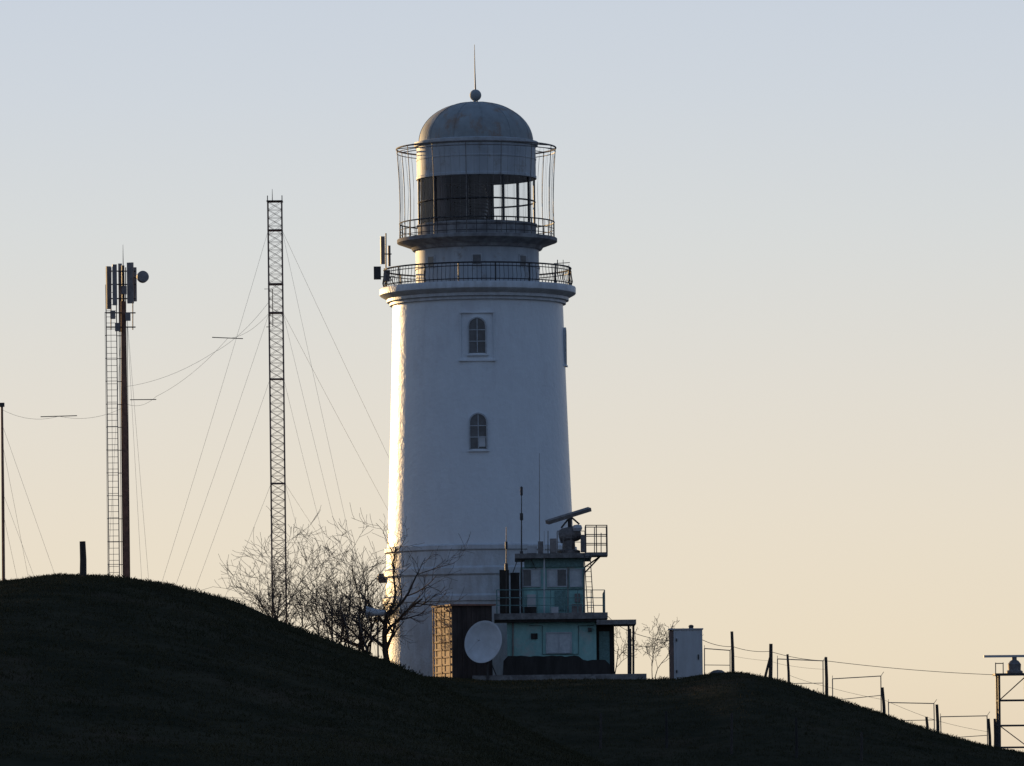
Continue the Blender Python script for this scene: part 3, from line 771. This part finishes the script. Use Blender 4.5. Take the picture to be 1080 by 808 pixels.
# ------------------------------------------------------------ trees and shrubs
def grow(tr, cr, p, d, L, r, lvl, mx, rg, up, sp):
    n = 5 if lvl < 2 else 4 if lvl < 4 else 3
    pts = [p]; rs_ = [r]
    for i in range(n):
        d = (d+Vector((rg.gauss(0,.17),rg.gauss(0,.17),rg.gauss(0,.12)+up))).normalized()
        pts.append(pts[-1]+d*(L/n)); rs_.append(max(.011, r*(1-.55*(i+1)/n)))
    (tr if lvl < 2 else cr).tube(pts, rs_, 7 if lvl == 0 else 5 if lvl == 1 else 3, cap=False)
    if lvl >= mx: return
    nc = sp[min(lvl,len(sp)-1)]
    for c_ in range(nc):
        t = .3+.7*(c_+rg.random())/nc if lvl else .3+.7*(c_+rg.random()*.9)/nc
        i = min(n-1, int(t*n)); f = t*n-i
        q_ = pts[i].lerp(pts[i+1], min(1,f)); dd = (pts[i+1]-pts[i]).normalized()
        side = dd.orthogonal().normalized(); side.rotate(Matrix.Rotation(rg.random()*6.283, 3, dd))
        nd = (dd*(.8)+side*(.5+.4*rg.random())).normalized()
        grow(tr, cr, q_, nd, L*(.5+.22*rg.random()), max(.011, rs_[i]*.66), lvl+1, mx, rg, up, sp)
def tree(px, Y, hh, seed, label, lean=(0,0), stems=1, mx=4, name='bare_tree', rr=None, cat='tree', grp=None, sp=(5,5,4,3)):
    rg = random.Random(seed); b = gz(px, Y); o = thing(name, b, label, cat, grp)
    tr, cr = MB(), MB()
    for s_ in range(stems):
        d = Vector((lean[0]+rg.gauss(0,.2 if stems > 1 else .03), lean[1]+rg.gauss(0,.2 if stems > 1 else .03), 1)).normalized()
        grow(tr, cr, b+Vector((rg.gauss(0,.15*(stems>1)),rg.gauss(0,.15*(stems>1)),-.2)), d, hh*(.62 if stems == 1 else .62*(.8+.35*rg.random())), rr or hh*.016, 0, mx, rg, .06, sp)
    tr.build('trunk', 'bark', o, True, recalc=False); cr.build('crown', 'twig', o, recalc=False)
G = 'bare trees behind the hill'
tree(415, 386.5, 8.3, 11, 'largest bare tree with dark forked trunk overlapping the left edge of the lighthouse', (-.12,0), 1, 4, rr=.23, sp=(6,4,4,3))
tree(398, 388, 8.2, 5, 'bare tree just left of the lighthouse, branches spreading left', (-.18,0), 2, 4, rr=.14, sp=(5,4,4,3))
tree(376, 387, 6.8, 21, 'bare tree midway between the lattice mast and the lighthouse', (-.05,0), 3, 4, rr=.085, grp=G, sp=(4,4,4,3))
tree(351, 389, 7.2, 8, 'bare tree second right of the lattice mast', (.05,0), 3, 4, rr=.085, grp=G, sp=(4,4,4,3))
tree(327, 386, 7.6, 9, 'bare tree just right of the lattice mast', (0,0), 3, 4, rr=.085, grp=G, sp=(4,4,4,3))
tree(306, 388, 8.2, 40, 'bare tree rising at the foot of the lattice mast', (0,0), 2, 4, rr=.085, grp=G, sp=(4,4,4,3))
tree(289, 387, 7.8, 52, 'leftmost bare tree, thin twigs left of the lattice mast', (.0,0), 2, 4, rr=.075, grp=G, sp=(4,4,3,3))
tree(648, 391, 4.0, 31, 'bare shrub beside the awning post right of the teal building', (-.1,0), 1, 4, 'bare_shrub', .04, 'shrub', sp=(5,4,3,2))
tree(690, 388, 3.9, 33, 'low twiggy shrub just left of the grey cabinet', (0,0), 2, 4, 'bare_shrub', .03, 'shrub', sp=(4,4,3,2))

def rock(px, Y, s_, seed, label):
    b = gz(px, Y); vs = []; fs = []; n_, m_ = 10, 6
    for i in range(m_+1):
        for j in range(n_):
            a_ = 2*math.pi*j/n_; e_ = -math.pi/2+math.pi*i/m_
            v = Vector((math.cos(a_)*math.cos(e_)*1.4, math.sin(a_)*math.cos(e_), math.sin(e_)*.7))
            v *= s_*(1+.35*noise.noise(v*1.5+Vector((seed,0,0)))); vs.append(b+v+Vector((0,0,s_*.25)))
    for i in range(m_):
        for j in range(n_): fs.append((i*n_+j, i*n_+(j+1)%n_, (i+1)*n_+(j+1)%n_, (i+1)*n_+j))
    k = MB(); k.add(vs, fs); k.build('boulder', 'roofslab', None, False, label=label, cat='rock', org=b)
rock(757, 382, .35, 1, 'boulder on the crest right of the grey cabinet')
rock(848, 383, .4, 2, 'boulder under the highest fence frame')
rock(862, 383, .3, 3, 'small boulder beside the fourth fence post')

# ------------------------------------------------------------ light
AZ, EL = R(34), R(6)
SKYAZ = R(27)
sd = Vector((-math.sin(AZ)*math.cos(EL), math.cos(AZ)*math.cos(EL), math.sin(EL)))
L = bpy.data.lights.new('sun', 'SUN'); L.energy = 5; L.angle = R(.53); L.color = (1,.66,.3)
lo = bpy.data.objects.new('sun', L); C.objects.link(lo); lo.rotation_euler = sd.to_track_quat('Z','Y').to_euler(); lo.location = (0,0,80)

w = bpy.data.worlds.new('World'); bpy.context.scene.world = w; w.use_nodes = True
nt = w.node_tree; n = nt.nodes; l = nt.links; n.clear()
out = n.new('ShaderNodeOutputWorld'); bg = n.new('ShaderNodeBackground')
tc = n.new('ShaderNodeTexCoord'); sp = n.new('ShaderNodeSeparateXYZ'); l.new(tc.outputs['Generated'], sp.inputs[0])
def ramp(stops, zmax):
    stops = sorted(stops)
    mr = n.new('ShaderNodeMapRange'); mr.inputs['From Min'].default_value = -.01; mr.inputs['From Max'].default_value = zmax
    l.new(sp.outputs['Z'], mr.inputs['Value'])
    r = n.new('ShaderNodeValToRGB'); r.color_ramp.interpolation = 'LINEAR'
    e = r.color_ramp.elements
    e[0].position = (stops[0][0]+.01)/(zmax+.01); e[0].color = lin(stops[0][1])
    e[1].position = (stops[-1][0]+.01)/(zmax+.01); e[1].color = lin(stops[-1][1])
    for z, c_ in stops[1:-1]:
        x = e.new((z+.01)/(zmax+.01)); x.color = lin(c_)
    l.new(mr.outputs[0], r.inputs[0]); return r.outputs[0]
zy = lambda py: (830-py)*S
front = ramp([(0,(229,211,184)),(1.0,(70,92,130)),(zy(700),(233,219,194)),(zy(560),(230,220,202)),(zy(420),(224,219,209)),(zy(250),(214,217,217)),(zy(100),(205,212,220)),(zy(-20),(199,208,220)),(.3,(145,165,192))], 1.0)
back = ramp([(0,(134,142,158)),(1.0,(70,94,132)),(.12,(138,152,178)),(.35,(112,137,172))], 1.0)
dt = n.new('ShaderNodeVectorMath'); dt.operation = 'DOT_PRODUCT'; l.new(tc.outputs['Generated'], dt.inputs[0]); dt.inputs[1].default_value = (-math.sin(SKYAZ), math.cos(SKYAZ), 0)
mr = n.new('ShaderNodeMapRange'); mr.interpolation_type = 'SMOOTHSTEP'; mr.inputs['From Min'].default_value = .05; mr.inputs['From Max'].default_value = .9
l.new(dt.outputs['Value'], mr.inputs['Value'])
mx = n.new('ShaderNodeMixRGB'); l.new(mr.outputs[0], mx.inputs[0]); l.new(back, mx.inputs[1]); l.new(front, mx.inputs[2])
sk = n.new('ShaderNodeTexSky'); sk.sky_type = 'NISHITA'; sk.sun_disc = False; sk.sun_elevation = EL; sk.sun_rotation = -AZ; sk.dust_density = 1.0
ml = n.new('ShaderNodeMixRGB'); ml.blend_type = 'ADD'; ml.inputs[0].default_value = .002
l.new(mx.outputs[0], ml.inputs[1]); l.new(sk.outputs[0], ml.inputs[2])
l.new(ml.outputs[0], bg.inputs[0]); bg.inputs[1].default_value = 1.0
l.new(bg.outputs[0], out.inputs[0])

sc = bpy.context.scene
sc.view_settings.view_transform = 'Standard'; sc.view_settings.look = 'None'; sc.view_settings.exposure = 0
cam = bpy.data.cameras.new('camera'); co = bpy.data.objects.new('camera', cam); C.objects.link(co)
cam.sensor_width = 36; cam.lens = 36/(1080*S); cam.shift_y = (830-404)/1080; cam.shift_x = 0
cam.clip_start = .5; cam.clip_end = 30000
co.matrix_world = Matrix.Rotation(R(90), 4, 'X') @ Matrix.Rotation(-ROLL, 4, 'Z')
sc.camera = co
